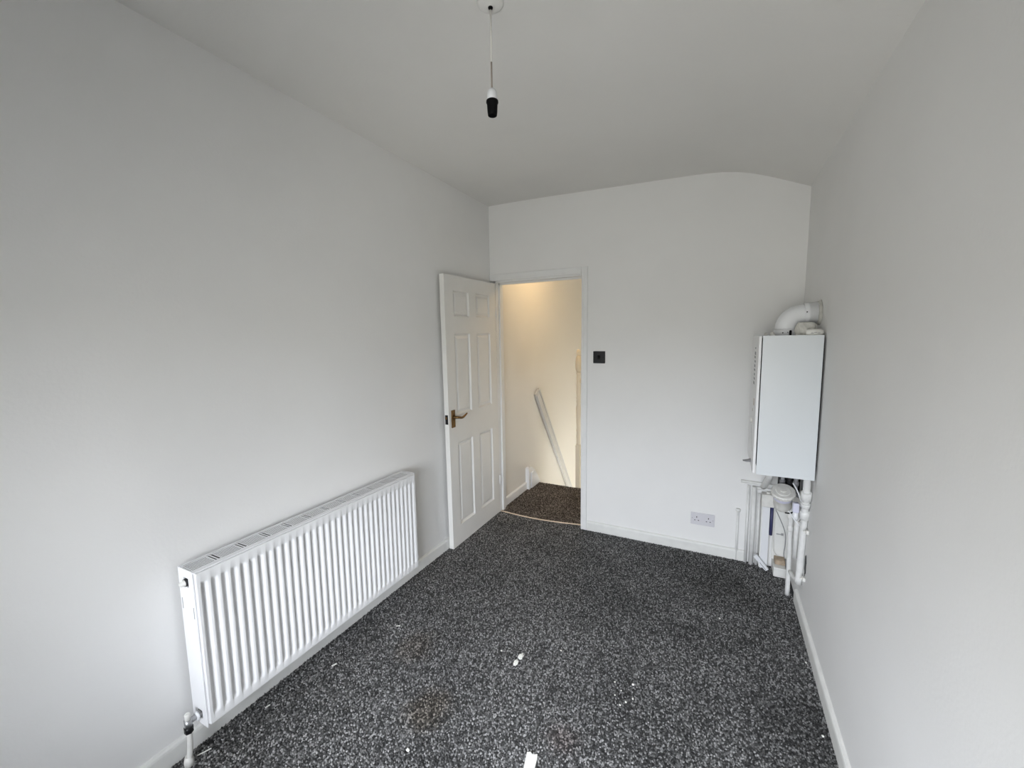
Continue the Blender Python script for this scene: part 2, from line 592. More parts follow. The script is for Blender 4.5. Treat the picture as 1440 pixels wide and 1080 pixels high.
def rail_bar(bm_, off0, off1, x0, x1, l0, l1):
    vs = []
    for l in (l0, l1):
        for x, o in ((x0, off0), (x1, off0), (x1, off1), (x0, off1)):
            p = A + d * l + nrm * o
            vs.append(bm_.verts.new((x, p.y, p.z)))
    for q in ((0, 1, 2, 3), (7, 6, 5, 4), (0, 4, 5, 1), (1, 5, 6, 2), (2, 6, 7, 3), (3, 7, 4, 0)):
        bm_.faces.new([vs[i] for i in q])


hr = thing('wall_handrail', (-1.61, 3.745, 0.925), 'flat grey-white handrail slanting down the stairwell wall', 'handrail')
bm = new_bm()
rail_bar(bm, -0.045, 0.050, -1.622, -1.602, 0, 1.9)
obj('rail', bm, 'rail_grey', hr)
bm = new_bm()
rail_bar(bm, -0.048, -0.020, -1.602, -1.592, 0.02, 1.9)
rail_bar(bm, 0.032, 0.050, -1.602, -1.594, 0.02, 1.9)
obj('moulding', bm, 'rail_grey', hr)
for l0 in (0.10, 1.10):
    bm = new_bm()
    rail_bar(bm, -0.03, 0.03, -1.630, -1.620, l0, l0 + 0.06)
    obj('bracket', bm, 'trim', hr)

# balustrade by the stair head: a slim turned post with a ball finial, rail and spindles
bl = thing('balustrade', (NX, NY, -0.5), 'cream turned post with ball finial glimpsed at the edge of the doorway', 'balustrade')
bm = new_bm()
box(bm, NX - 0.021, NX + 0.021, NY - 0.021, NY + 0.021, -0.5, 0.42, 0.003)
lathe(bm, [(0.021, 0.42), (0.016, 0.44), (0.019, 0.50), (0.015, 0.55), (0.020, 0.565), (0.015, 0.58), (0.017, 0.64), (0.020, 0.72), (0.022, 0.78),
           (0.014, 0.83), (0.021, 0.845), (0.014, 0.86), (0.021, 0.875), (0.016, 0.89), (0.019, 0.93), (0.017, 1.09), (0.015, 1.10), (0.022, 1.115), (0.015, 1.13)], (NX, NY, 0), seg=18)
obj('post', bm, 'newel', bl)
bm = new_bm()
lathe(bm, [(0.018, 1.13), (0.027, 1.15), (0.029, 1.19), (0.027, 1.23), (0.020, 1.275), (0.013, 1.285)], (NX, NY, 0), seg=18)
obj('collar_block', bm, 'newel', bl)
bm = new_bm()
lathe(bm, [(0.010, 1.283), (0.018, 1.292), (0.020, 1.312), (0.016, 1.332), (0.006, 1.342), (0.0, 1.343)], (NX, NY, 0), seg=18)
obj('finial', bm, 'newel', bl)
bm = new_bm()
box(bm, NX + 0.02, HX1, NY - 0.02, NY + 0.02, 1.02, 1.07, 0.012)
obj('rail', bm, 'newel', bl)
for k in range(1, 5):
    bm = new_bm()
    x = NX + 0.11 * k + 0.02
    lathe(bm, [(0.014, -0.26), (0.014, 0.25), (0.020, 0.27), (0.012, 0.30), (0.019, 0.55), (0.013, 0.78), (0.018, 0.80), (0.014, 1.03)], (x, NY, 0), seg=10)
    obj('spindle', bm, 'newel', bl)

# landing lamp: warm ceiling light hidden above the door head
LX, LY = -1.12, 3.62
ld = thing('ceiling_lamp', (LX, LY, 2.4), 'warm landing lamp above the doorway', 'lamp')
bm = new_bm()
lathe(bm, [(0.05, 0.0), (0.05, -0.02), (0.012, -0.03), (0.012, -0.07)], (LX, LY, 2.4), seg=20)
obj('lamp_base', bm, 'plastic', ld)
bmat = bpy.data.materials.new('warm_bulb')
bmat.use_nodes = True
nn = bmat.node_tree.nodes
pb = nn['Principled BSDF']
pb.inputs['Base Color'].default_value = (1, 0.9, 0.7, 1)
pb.inputs['Emission Color'].default_value = (1.0, 0.70, 0.36, 1)
pb.inputs['Emission Strength'].default_value = 20
bm = new_bm()
lathe(bm, [(0.012, -0.07), (0.020, -0.085), (0.03, -0.115), (0.026, -0.14), (0.010, -0.155), (0.0, -0.157)], (LX, LY, 2.4), seg=20)
obj('bulb', bm, bmat, ld)
pt = bpy.data.lights.new('landing_bulb_light', 'POINT')
pt.energy = 7.5
pt.color = (1.0, 0.70, 0.36)
pt.shadow_soft_size = 0.04
ptl = bpy.data.objects.new('landing_bulb_light', pt)
ptl.location = (LX, LY, 2.20)
C.objects.link(ptl)

# ------------------------------------------------------------------ carpets


def pile(name, x0, x1, y0, y1, step, m, label, edge=None):
    nx, ny = int((x1 - x0) / step), int((y1 - y0) / step)
    gx_, gy_ = np.meshgrid(np.arange(nx), np.arange(ny), indexing='ij')
    px = x0 + (gx_.ravel() + 0.5 + rng.uniform(-.42, .42, nx * ny)) * step
    py = y0 + (gy_.ravel() + 0.5 + rng.uniform(-.42, .42, nx * ny)) * step
    if edge is not None:
        k = edge(px, py)
        px, py = px[k], py[k]
    n = len(px)
    ang = rng.uniform(0, 2 * np.pi, n)
    r = step * rng.uniform(.62, .95, n)
    h = rng.uniform(.0045, .0085, n)
    lean = rng.uniform(0, .55, n) * step
    la = rng.uniform(0, 2 * np.pi, n)
    V = np.zeros((n, 5, 3), np.float32)
    for k in range(4):
        V[:, k, 0] = px + r * np.cos(ang + k * np.pi / 2)
        V[:, k, 1] = py + r * np.sin(ang + k * np.pi / 2)
        V[:, k, 2] = 0.0005
    V[:, 4, 0] = px + lean * np.cos(la)
    V[:, 4, 1] = py + lean * np.sin(la)
    V[:, 4, 2] = h
    base = (np.arange(n) * 5)[:, None]
    F = np.stack([np.concatenate([base + a_, base + b_, base + 4], 1) for a_, b_ in ((0, 1), (1, 2), (2, 3), (3, 0))], 1).reshape(-1, 3)
    me = bpy.data.meshes.new(name)
    me.vertices.add(n * 5)
    me.vertices.foreach_set('co', V.ravel())
    nf = len(F)
    me.loops.add(nf * 3)
    me.loops.foreach_set('vertex_index', F.ravel().astype(np.int32))
    me.polygons.add(nf)
    me.polygons.foreach_set('loop_start', (np.arange(nf) * 3).astype(np.int32))
    me.update(calc_edges=True)
    # yarn colours: charcoal, mid grey and pale flecks
    c = rng.uniform(0, 1, n)
    val = 1.35 * np.where(c < .45, rng.uniform(.03, .07, n), np.where(c < .80, rng.uniform(.08, .16, n), rng.uniform(.18, .32, n)))
    col = np.ones((n, 5, 4), np.float32)
    col[:, :, 0] = val[:, None]
    col[:, :, 1] = val[:, None]
    col[:, :, 2] = val[:, None]
    at = me.color_attributes.new('fleck', 'FLOAT_COLOR', 'POINT')
    at.data.foreach_set('color', col.ravel())
    me.materials.append(M[m])
    o = bpy.data.objects.new(name, me)
    C.objects.link(o)
    tag(o, label, 'carpet', kind='stuff')
    return o


def strip_y(x):                     # bowed joint between the two carpets in the doorway
    t = (x - DX0) / (DX1 - DX0)
    return 2.945 + 0.030 * t - 0.035 * np.sin(np.pi * np.clip(t, 0, 1))


pile('carpet_pile', XL + BBT, XR - 0.012, -0.50, YB + 0.06, 0.0062, 'carpet', 'dark grey flecked twist-pile carpet covering the bedroom floor',
     lambda x, y: ((y < YB - 0.014) | ((x > DX0) & (x < DX1))) & (y < strip_y(x)) & ~((x > 0.345) & (y > 2.80)))
pile('landing_carpet_pile', HX0 + BBT, -0.55, YB - 0.04, EDGE, 0.0062, 'carpet_hall', 'flecked landing carpet beyond the doorway with warm lamplight tinted in',
     lambda x, y: ((y > YB + WT) | ((x > DX0) & (x < DX1))) & (y > strip_y(x) + 0.008) & (x < -0.55))

bm = new_bm()
xs = np.linspace(DX0 + 0.002, DX1 - 0.002, 25)
tube(bm, [(x, float(strip_y(x)) + 0.004, 0.007) for x in xs], 0.0055, 8)
tag(obj('threshold_strip', bm, 'cloth_edge'), 'pale bowed carpet edging strip across the doorway', 'threshold strip')

# ------------------------------------------------------------------ door
HINGE_Y, DW, DT = 2.925, 0.680, 0.035
DFX = -1.600                             # face towards the room
dr = bpy.data.objects.new('door_1', None)
C.objects.link(dr)
dr.location = (DFX, HINGE_Y, 0.0)
ORI[dr.name] = Vector((DFX, HINGE_Y, 0.0))
tag(dr, 'white six-panel door standing open against the left wall', 'door', kind='structure')
z0d, z1d = 0.012, 1.882
yA, yB_ = HINGE_Y - DW, HINGE_Y
cols = [(2.340, 2.540), (2.628, 2.832)]
rows = [(0.150, 0.750), (0.940, 1.500), (1.612, 1.786)]
ys = [yA, cols[0][0], cols[0][1], cols[1][0], cols[1][1], yB_]
zs = [z0d, rows[0][0], rows[0][1], rows[1][0], rows[1][1], rows[2][0], rows[2][1], z1d]
bm = new_bm()
grid = {}
for s, x in ((0, DFX), (1, DFX - DT)):
    for i, y in enumerate(ys):
        for j, z in enumerate(zs):
            grid[s, i, j] = bm.verts.new((x, y, z))
hole = {(i, j) for i in (1, 3) for j in (1, 3, 5)}
for i in range(len(ys) - 1):
    for j in range(len(zs) - 1):
        if (i, j) in hole:
            a4 = [(i, j), (i + 1, j), (i + 1, j + 1), (i, j + 1)]
            for q in range(4):
                p, n_ = a4[q], a4[(q + 1) % 4]
                bm.faces.new([grid[0, p[0], p[1]], grid[0, n_[0], n_[1]], grid[1, n_[0], n_[1]], grid[1, p[0], p[1]]])
        else:
            for s in (0, 1):
                bm.faces.new([grid[s, i, j], grid[s, i + 1, j], grid[s, i + 1, j + 1], grid[s, i, j + 1]])
for i in range(len(ys) - 1):
    for j in (0, len(zs) - 1):
        bm.faces.new([grid[0, i, j], grid[0, i + 1, j], grid[1, i + 1, j], grid[1, i, j]])
for j in range(len(zs) - 1):
    for i in (0, len(ys) - 1):
        bm.faces.new([grid[0, i, j], grid[0, i, j + 1], grid[1, i, j + 1], grid[1, i, j]])
leaf = obj('leaf', bm, 'door', dr)
# moulded panels, both faces
RINGS = [(0.0, 0.0), (0.003, 0.0), (0.0055, 0.005), (0.011, 0.0125), (0.016, 0.0135), (0.020, 0.0135), (0.0215, 0.0095), (0.036, 0.0035)]
for (ya, yb_) in cols:
    for (za, zb) in rows:
        bm = new_bm()
        for s, x, sg in ((0, DFX, -1), (1, DFX - DT, 1)):
            prev = None
            for (ins, dep) in RINGS:
                ring = [bm.verts.new((x + sg * dep, y, z)) for y, z in ((ya + ins, za + ins), (yb_ - ins, za + ins), (yb_ - ins, zb - ins), (ya + ins, zb - ins))]
                if prev:
                    for q in range(4):
                        bm.faces.new([prev[q], prev[(q + 1) % 4], ring[(q + 1) % 4], ring[q]])
                prev = ring
            bm.faces.new(prev)
        obj('panel', bm, 'door', dr)
# lever handles on both faces
HY_, HZ_ = 2.291, 0.925
for s, nm in ((1, 'handle'), (-1, 'rear_handle')):
    xf = DFX if s > 0 else DFX - DT
    bm = new_bm()
    xo = sorted((xf, xf + s * 0.007))
    box(bm, xo[0], xo[1], HY_ - 0.020, HY_ + 0.020, HZ_ - 0.060, HZ_ + 0.060, 0.002)
    h = obj('handle', bm, 'brass', dr)
    if s > 0:
        tag(h, 'aged brass lever handle on a back plate')
    pr = 0.045 if s > 0 else 0.0125
    bm = new_bm()
    zl = HZ_ + 0.012
    tube(bm, [(xf + s * 0.004, HY_, zl), (xf + s * pr * 0.75, HY_, zl), (xf + s * pr, HY_ + 0.010, zl), (xf + s * pr, HY_ + 0.045, zl - 0.010),
              (xf + s * pr * 0.97, HY_ + 0.080, zl - 0.002), (xf + s * pr * 0.93, HY_ + 0.112, zl + 0.010)],
         [0.010 if s > 0 else .004, 0.009 if s > 0 else .004, 0.009 if s > 0 else .0045, 0.0085 if s > 0 else .0045, 0.007 if s > 0 else .0045, 0.005 if s > 0 else .004], 10, smooth_path=2)
    obj('lever', bm, 'brass', h)
bm = new_bm()
box(bm, DFX - 0.029, DFX - 0.007, yA - 0.002, yA + 0.001, HZ_ - 0.032, HZ_ + 0.032, 0.0006)
lp = obj('latch_plate', bm, 'black_plate', dr)
bm = new_bm()
prism(bm, [(yA, HZ_ + 0.004), (yA - 0.011, HZ_ + 0.006), (yA - 0.011, HZ_ + 0.020), (yA, HZ_ + 0.022)], 'x', DFX - 0.023, DFX - 0.013)
obj('latch_bolt', bm, 'brass', lp)
for hz in (0.25, 1.62):
    bm = new_bm()
    lathe(bm, [(0.006, 0), (0.006, 0.075)], (DFX + 0.002, HINGE_Y + 0.005, hz), seg=10)
    obj('hinge', bm, 'trim', dr)
dr.rotation_euler = (math.radians(0.55), 0, 0)

# ------------------------------------------------------------------ radiator
RX1, RX0 = -1.531, -1.628          # front face, back
RY0, RY1, RZ0, RZ1 = 0.676, 1.795, 0.128, 0.700
rd = thing('radiator', ((RX0 + RX1) / 2, (RY0 + RY1) / 2, RZ0), 'long white ribbed panel radiator on the left wall', 'radiator')
# pressed steel front panel with vertical flutes
NFL = 34
fy0, fy1 = RY0 + 0.014, RY1 - 0.014
pitch = (fy1 - fy0) / NFL
us, dep = [RY0 + 0.0065, RY0 + 0.012], [0, 0]
for k in range(NFL):
    u0 = fy0 + k * pitch
    for t, dd in ((0.0, 0), (0.08, 0.0), (0.12, .0015), (0.17, .0095), (0.22, .0115), (0.46, .0115), (0.55, .0095), (0.74, .0015), (0.82, 0.0)):
        us.append(u0 + t * pitch)
        dep.append(dd)
us += [fy1, RY1 - 0.0065]
dep += [0, 0]
zz = [(RZ0 + 0.012, 0), (RZ0 + 0.040, 0), (RZ0 + 0.046, 0.35), (RZ0 + 0.056, 1), (RZ1 - 0.056, 1), (RZ1 - 0.047, 0.35), (RZ1 - 0.041, 0), (RZ1 - 0.008, 0)]
bm = new_bm()
g = [[bm.verts.new((RX1 - dd * m_, u, z)) for (z, m_) in zz] for u, dd in zip(us, dep)]
for i in range(len(g) - 1):
    for j in range(len(zz) - 1):
        f = bm.faces.new([g[i][j], g[i + 1][j], g[i + 1][j + 1], g[i][j + 1]])
        f.smooth = True
# folded rim
back = RX1 - 0.016
bpts = [(RY0 + 0.0050, RZ0 + 0.010), (RY1 - 0.0050, RZ0 + 0.010), (RY1 - 0.0050, RZ1 - 0.006), (RY0 + 0.0050, RZ1 - 0.006)]
cb = [bm.verts.new((back, y, z)) for y, z in bpts]
bm.faces.new(cb)
n_i, n_j = len(g), len(zz)
for p0_, p1_, q0_, q1_ in ((g[0][0], g[-1][0], 0, 1), (g[0][-1], g[-1][-1], 3, 2), (g[0][0], g[0][-1], 0, 3), (g[-1][0], g[-1][-1], 1, 2)):
    bm.faces.new([bm.verts.new(p0_.co), bm.verts.new(p1_.co), bm.verts.new(cb[q1_].co), bm.verts.new(cb[q0_].co)])
fp = obj('front_panel', bm, 'enamel', rd)
bm = new_bm()
box(bm, RX0 + 0.002, RX0 + 0.016, RY0 + 0.006, RY1 - 0.006, RZ0 + 0.004, RZ1 - 0.018, 0.003)
obj('rear_panel', bm, 'enamel', rd)
# water-way along the bottom, dark sheet painting shade behind the grille slots
bm = new_bm()
box(bm, RX1 - 0.026, RX1 - 0.012, RY0 + 0.008, RY1 - 0.008, RZ0, RZ0 + 0.040, 0.005)
obj('bottom_channel', bm, 'enamel_side', rd)
obj('slot_shade_sheet', box(new_bm(), RX0 + 0.003, RX1 - 0.0165, RY0 + 0.012, RY1 - 0.012, RZ1 - 0.016, RZ1 - 0.009), 'duct', rd)
# side covers with recesses for the air vent, valve and keyhole slots
for y0s, y1s in ((RY0, RY0 + 0.0035), (RY1 - 0.0035, RY1)):
    bm = new_bm()
    xs_ = [RX0 - 0.002, RX0 + 0.030, RX0 + 0.058, RX1 - 0.012]
    zs_ = [RZ0 - 0.002, RZ0 + 0.022, RZ0 + 0.052, RZ1 - 0.062, RZ1 - 0.030, RZ1]
    for i in range(3):
        for j in range(5):
            if i == 1 and j in (1, 3):
                continue
            box(bm, xs_[i], xs_[i + 1], y0s, y1s, zs_[j], zs_[j + 1])
    bmesh.ops.remove_doubles(bm, verts=bm.verts[:], dist=1e-5)
    obj('side_cover', bm, 'enamel_side', rd)
for xk, zk in ((RX0 + 0.008, RZ1 - 0.130), (RX1 - 0.022, RZ1 - 0.150)):
    bm = new_bm()
    box(bm, xk - 0.0015, xk + 0.0015, RY0 - 0.0006, RY0 + 0.001, zk - 0.02, zk + 0.02)
    obj('slot', bm, 'grey_print', rd)
xv = RX0 + 0.044
bm = new_bm()
lathe(bm, [(0.013, 0.0), (0.013, 0.012)], (xv, RY0 + 0.006, RZ1 - 0.046), axis=(0, -1, 0), seg=14)
box(bm, xv - 0.018, xv + 0.018, RY0 + 0.006, RY0 + 0.01, RZ1 - 0.066, RZ1 - 0.026)
obj('vent_recess', bm, 'dark', rd)
bm = new_bm()
lathe(bm, [(0.012, 0.0), (0.012, 0.008), (0.0085, 0.010), (0.0085, 0.018), (0.004, 0.022)], (xv, RY0 + 0.002, RZ1 - 0.046), axis=(0, -1, 0), seg=14)
obj('air_vent', bm, 'plastic_old', rd)
# top grille: twelve slotted sections
gx0, gx1 = RX0 - 0.001, RX1 - 0.014
NG = 12
gl_ = (RY1 - RY0 - 0.012) / NG
bm = new_bm()
box(bm, gx0, gx0 + 0.010, -gl_ / 2, gl_ / 2, RZ1 - 0.004, RZ1)
box(bm, gx1 - 0.010, gx1, -gl_ / 2, gl_ / 2, RZ1 - 0.004, RZ1)
nb = 6
wi = gx1 - gx0 - 0.020
for k in range(nb):
    xk = gx0 + 0.010 + wi * (k + 0.85) / (nb + 0.7)
    box(bm, xk - 0.0026, xk + 0.0026, -gl_ / 2 + 0.002, gl_ / 2 - 0.019, RZ1 - 0.0014, RZ1 - 0.0005)
for yy in (gl_ / 2 - 0.0088, gl_ / 2 - 0.0185):
    box(bm, gx0 + 0.008, gx1 - 0.008, yy - 0.0022, yy + 0.0022, RZ1 - 0.0014, RZ1 - 0.0003)
box(bm, gx0 + 0.008, gx1 - 0.008, -gl_ / 2, -gl_ / 2 + 0.003, RZ1 - 0.0014, RZ1 - 0.0003)
first = None
for k in range(NG):
    yc = RY0 + 0.006 + gl_ * (k + 0.5)
    if first is None:
        off = Vector((0, yc, 0))
        for v in bm.verts:
            v.co += off
        first = obj('grille_section', bm, 'enamel_side', rd)
        yc0 = yc
    else:
        c = first.copy()
        C.objects.link(c)
        c.parent = rd
        c.location = (0, yc - yc0, 0)
# top cover edge over the front panel
bm = new_bm()
box(bm, RX1 - 0.016, RX1 - 0.003, RY0, RY1, RZ1 - 0.006, RZ1 - 0.001, 0.002)
obj('top_edge', bm, 'enamel_side', rd)
# lockshield valve at the near end
VY, VX, VZ = RY0 - 0.038, RX0 + 0.044, RZ0 + 0.036
va = thing('radiator_valve', (VX, VY, 0.0), 'tarnished lockshield valve and pipe tail at near end of radiator', 'valve')
bm = new_bm()
tube(bm, [(VX, RY0 + 0.006, VZ), (VX, RY0 - 0.008, VZ)], 0.0135, 6)
obj('union_nut', bm, 'steel', va)
bm = new_bm()
lathe(bm, [(0.012, 0), (0.016, 0.001), (0.016, 0.007), (0.012, 0.008)], (VX, RY0 - 0.007, VZ), axis=(0, -1, 0), seg=14)
obj('collar_ring', bm, 'plastic', va)
bm = new_bm()
tube(bm, [(VX, RY0 - 0.012, VZ), (VX, VY, VZ)], 0.009, 12)
tube(bm, [(VX, VY, VZ + 0.012), (VX, VY, VZ - 0.020)], 0.0115, 12)
obj('valve_body', bm, 'steel', va)
bm = new_bm()
tube(bm, [(VX, VY, VZ - 0.014), (VX, VY, VZ - 0.036)], 0.0135, 6)
obj('compression_nut', bm, 'black_plate', va)
bm = new_bm()
lathe(bm, [(0.009, 0.008), (0.009, 0.030), (0.006, 0.034)], (VX, VY, VZ), seg=12)
obj('cap', bm, 'plastic_old', va)
bm = new_bm()
tube(bm, [(VX, VY, VZ - 0.030), (VX, VY, VZ - 0.08), (VX - 0.006, VY - 0.004, 0.03), (VX - 0.008, VY - 0.006, -0.01)], 0.0085, 12, smooth_path=1)
obj('pipe_tail', bm, 'plastic_old', va)
bm = new_bm()
lathe(bm, [(0.014, 0), (0.015, 0.02), (0.010, 0.038)], (VX - 0.008, VY - 0.006, 0.001), seg=14)
obj('floor_collar', bm, 'plastic_old', va)
# far-end valve
VY2 = RY1 + 0.024
vb = thing('radiator_valve', (VX, VY2, 0.0), 'brassy valve peeking past the far end of radiator', 'valve')
bm = new_bm()
tube(bm, [(VX, RY1 - 0.006, VZ), (VX, VY2, VZ)], 0.011, 6)
obj('union_nut', bm, 'steel', vb)
bm = new_bm()
tube(bm, [(VX, VY2, VZ - 0.03), (VX, VY2, VZ + 0.025)], [0.013, 0.011], 12)
obj('valve_body', bm, 'brass', vb)
bm = new_bm()
lathe(bm, [(0.010, 0.025), (0.012, 0.030), (0.011, 0.055), (0.006, 0.060)], (VX, VY2, VZ), seg=12)
obj('cap', bm, 'rust', vb)
bm = new_bm()
tube(bm, [(VX, VY2, VZ - 0.020), (VX - 0.004, VY2, VZ - 0.040), (VX - 0.02, VY2, VZ - 0.046), (XL + 0.001, VY2, VZ - 0.046)], 0.0080, 12, smooth_path=1)
obj('pipe_tail', bm, 'plastic_old', vb)
# wall brackets joining radiator and wall
for yb2 in (RY0 + 0.18, RY1 - 0.18):
    bm = new_bm()
    box(bm, XL + 0.0005, RX0 + 0.004, yb2 - 0.015, yb2 + 0.015, RZ0 + 0.06, RZ1 - 0.08)
    obj('wall_bracket', bm, 'steel', rd)
bm = new_bm()
box(bm, RX1 - 0.034, RX1 - 0.028, RY1 - 0.055, RY1 - 0.045, RZ0 - 0.022, RZ0 + 0.02)
obj('hanging_clip', bm, 'plastic_old', rd)

# ------------------------------------------------------------------ pendant lamp holder
PX, PY = -0.655, 1.195
pzc = 2.4603
pd = thing('pendant_lamp', (PX, PY, pzc), 'bare black pendant lamp holder hanging on a thin flex', 'lamp')
bm = new_bm()
lathe(bm, [(0.040, 0), (0.0395, -0.003), (0.034, -0.008), (0.020, -0.011), (0.009, -0.012), (0.0085, -0.013), (0.004, -0.013)], (PX, PY, pzc), seg=28)
obj('ceiling_rose', bm, 'ceil', pd)
bm = new_bm()
lathe(bm, [(0.0075, -0.0115), (0.0070, -0.016), (0.004, -0.017)], (PX, PY, pzc), seg=14)
obj('flex_inlet', bm, 'black', pd)
bm = new_bm()
tube(bm, [(PX, PY, pzc - 0.02), (PX + 0.0006, PY, pzc - 0.10), (PX - 0.0004, PY, pzc - 0.165)], 0.0030, 8)
obj('flex', bm, 'flex', pd)
bm = new_bm()
tube(bm, [(PX - 0.0004, PY, pzc - 0.160), (PX - 0.0006, PY, pzc - 0.20), (PX, PY, pzc - 0.258)], 0.0028, 8)
obj('flex_sleeve', bm, 'flex_low', pd)
bm = new_bm()
lathe(bm, [(0.006, -0.240), (0.012, -0.246), (0.0145, -0.252), (0.0155, -0.275)], (PX, PY, pzc), seg=20)
obj('holder_cap', bm, 'plastic', pd)
bm = new_bm()
lathe(bm, [(0.0150, -0.273), (0.0185, -0.2755), (0.0190, -0.281), (0.0165, -0.285), (0.0155, -0.305), (0.0140, -0.318), (0.0125, -0.319), (0.0125, -0.300)], (PX, PY, pzc), seg=24)
obj('lamp_holder', bm, 'black', pd)

# ------------------------------------------------------------------ light switch and socket
sw = thing('light_switch', (-0.771, YB, 1.311), 'black square light switch beside the doorway', 'switch')
bm = new_bm()
box(bm, -0.814, -0.728, YB - 0.007, YB + 0.0002, 1.268, 1.354, 0.002)
obj('switch_plate', bm, 'black_plate', sw)
bm = new_bm()
prism(bm, [(YB - 0.006, 1.297), (YB - 0.0095, 1.297), (YB - 0.0080, 1.311), (YB - 0.0125, 1.325), (YB - 0.006, 1.325)], 'x', -0.781, -0.763)
obj('rocker', bm, 'black_hi', sw)
for xs2 in (-0.8015, -0.7405):
    bm = new_bm()
    lathe(bm, [(0.003, 0), (0.003, 0.0012)], (xs2, YB - 0.0068, 1.311), axis=(0, -1, 0), seg=10)
    obj('screw', bm, 'black_hi', sw)

sk = thing('double_socket', (-0.0625, YB, 0.236), 'pale grey double wall socket above the back baseboard', 'socket')
SX0, SX1, SZ0, SZ1 = -0.135, 0.010, 0.194, 0.276
bm = new_bm()
box(bm, SX0, SX1, YB - 0.009, YB + 0.0002, SZ0, SZ1, 0.002)
obj('socket_plate', bm, 'socket', sk)
for cx in (SX0 + 0.037, SX1 - 0.037):
    for dx, dz, w_, h_ in ((0, 0.012, 0.005, 0.009), (-0.011, -0.010, 0.0075, 0.0045), (0.011, -0.010, 0.0075, 0.0045)):
        bm = new_bm()
        box(bm, cx + dx - w_ / 2, cx + dx + w_ / 2, YB - 0.0094, YB - 0.008, 0.235 + dz - h_ / 2, 0.235 + dz + h_ / 2)
        obj('pin_hole', bm, 'black', sk)
xc = (SX0 + SX1) / 2
bm = new_bm()
box(bm, xc - 0.012, xc - 0.001, YB - 0.0115, YB - 0.0088, 0.249, 0.266, 0.001)
box(bm, xc + 0.001, xc + 0.012, YB - 0.0115, YB - 0.0088, 0.249, 0.266, 0.001)
obj('rocker', bm, 'socket', sk)
for xs2 in (SX0 + 0.010, SX1 - 0.010):
    bm = new_bm()
    lathe(bm, [(0.0032, 0), (0.0032, 0.001)], (xs2, YB - 0.0088, 0.238), axis=(0, -1, 0), seg=10)
    obj('screw', bm, 'steel', sk)

# ------------------------------------------------------------------ boiler on the right wall
BX0, BX1, BY0, BY1, BZ0, BZ1 = 0.164, 0.416, 2.290, 2.700, 0.776, 1.452
bo = thing('boiler', ((BX0 + BX1) / 2, (BY0 + BY1) / 2, BZ0), 'white wall-hung gas boiler in the right corner', 'boiler')
bm = new_bm()
t_ = 0.004
bx = BX0 + 0.016
box(bm, bx, BX1, BY0 + t_, BY1 - t_, BZ1 - 0.012, BZ1 - 0.004)             # top plate
obj('top_plate', bm, 'boiler_front', bo)
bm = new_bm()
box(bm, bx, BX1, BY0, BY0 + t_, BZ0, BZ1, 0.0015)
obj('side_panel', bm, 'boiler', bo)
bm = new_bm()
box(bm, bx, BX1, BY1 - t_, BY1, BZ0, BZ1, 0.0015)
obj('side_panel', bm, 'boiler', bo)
bm = new_bm()
box(bm, bx + 0.002, BX1, BY0 + t_, BY1 - t_, BZ0 + 0.035, BZ1 - 0.015)
obj('chassis', bm, 'dark', bo)
bm = new_bm()
box(bm, BX0, BX0 + 0.0125, BY0, BY1, BZ0 + 0.004, BZ1 - 0.001, 0.003)
fc = obj('front_cover', bm, 'boiler_front', bo)
# printing and controls on the front cover
bm = new_bm()
zt = BZ1 - 0.06
for k, hgt in enumerate((0.014, 0.030, 0.022, 0.020, 0.024, 0.018, 0.022, 0.020, 0.026)):
    box(bm, BX0 - 0.0004, BX0 + 0.001, BY0 + 0.150 - 0.012 * (k % 2), BY0 + 0.200 + 0.010 * (k % 3), zt - hgt * 0.55, zt)
    zt -= 0.022
obj('printing', bm, 'grey_print', fc)
for q in ((0.10, 0.14, 1.10, 1.135), (0.17, 0.19, 1.06, 1.075)):
    obj('sticker', box(new_bm(), BX0 - 0.0004, BX0 + 0.001, BY0 + q[0], BY0 + q[1], q[2], q[3]), 'rust', fc)
bm = new_bm()
lathe(bm, [(0.014, 0), (0.014, 0.006), (0.010, 0.009)], (BX0 + 0.001, BY0 + 0.20, 1.01), axis=(-1, 0, 0), seg=18)
obj('dial', bm, 'plastic_old', fc)
bm = new_bm()
prism(bm, [(BY0 + 0.08, 0.87), (BY0 + 0.085, 0.87), (BY0 + 0.23, 0.98), (BY0 + 0.225, 0.98)], 'x', BX0 - 0.0004, BX0 + 0.001)
obj('scratch', bm, 'grey_print', fc)
# open drop-down flap tab by the lower front edge
bm = new_bm()
prism(bm, [(BX0 + 0.001, 0.800), (BX0 - 0.016, 0.798), (BX0 - 0.036, 0.801), (BX0 - 0.012, 0.807), (BX0 + 0.001, 0.814)], 'y', 2.42, 2.445)
obj('flap_tab', bm, 'grey_print', bo)
# wall frame behind the casing
bm = new_bm()
box(bm, BX1, XR - 0.0005, BY0 + 0.03, BY1 - 0.03, BZ0 + 0.06, BZ1 - 0.06)
obj('wall_frame', bm, 'dark', bo)

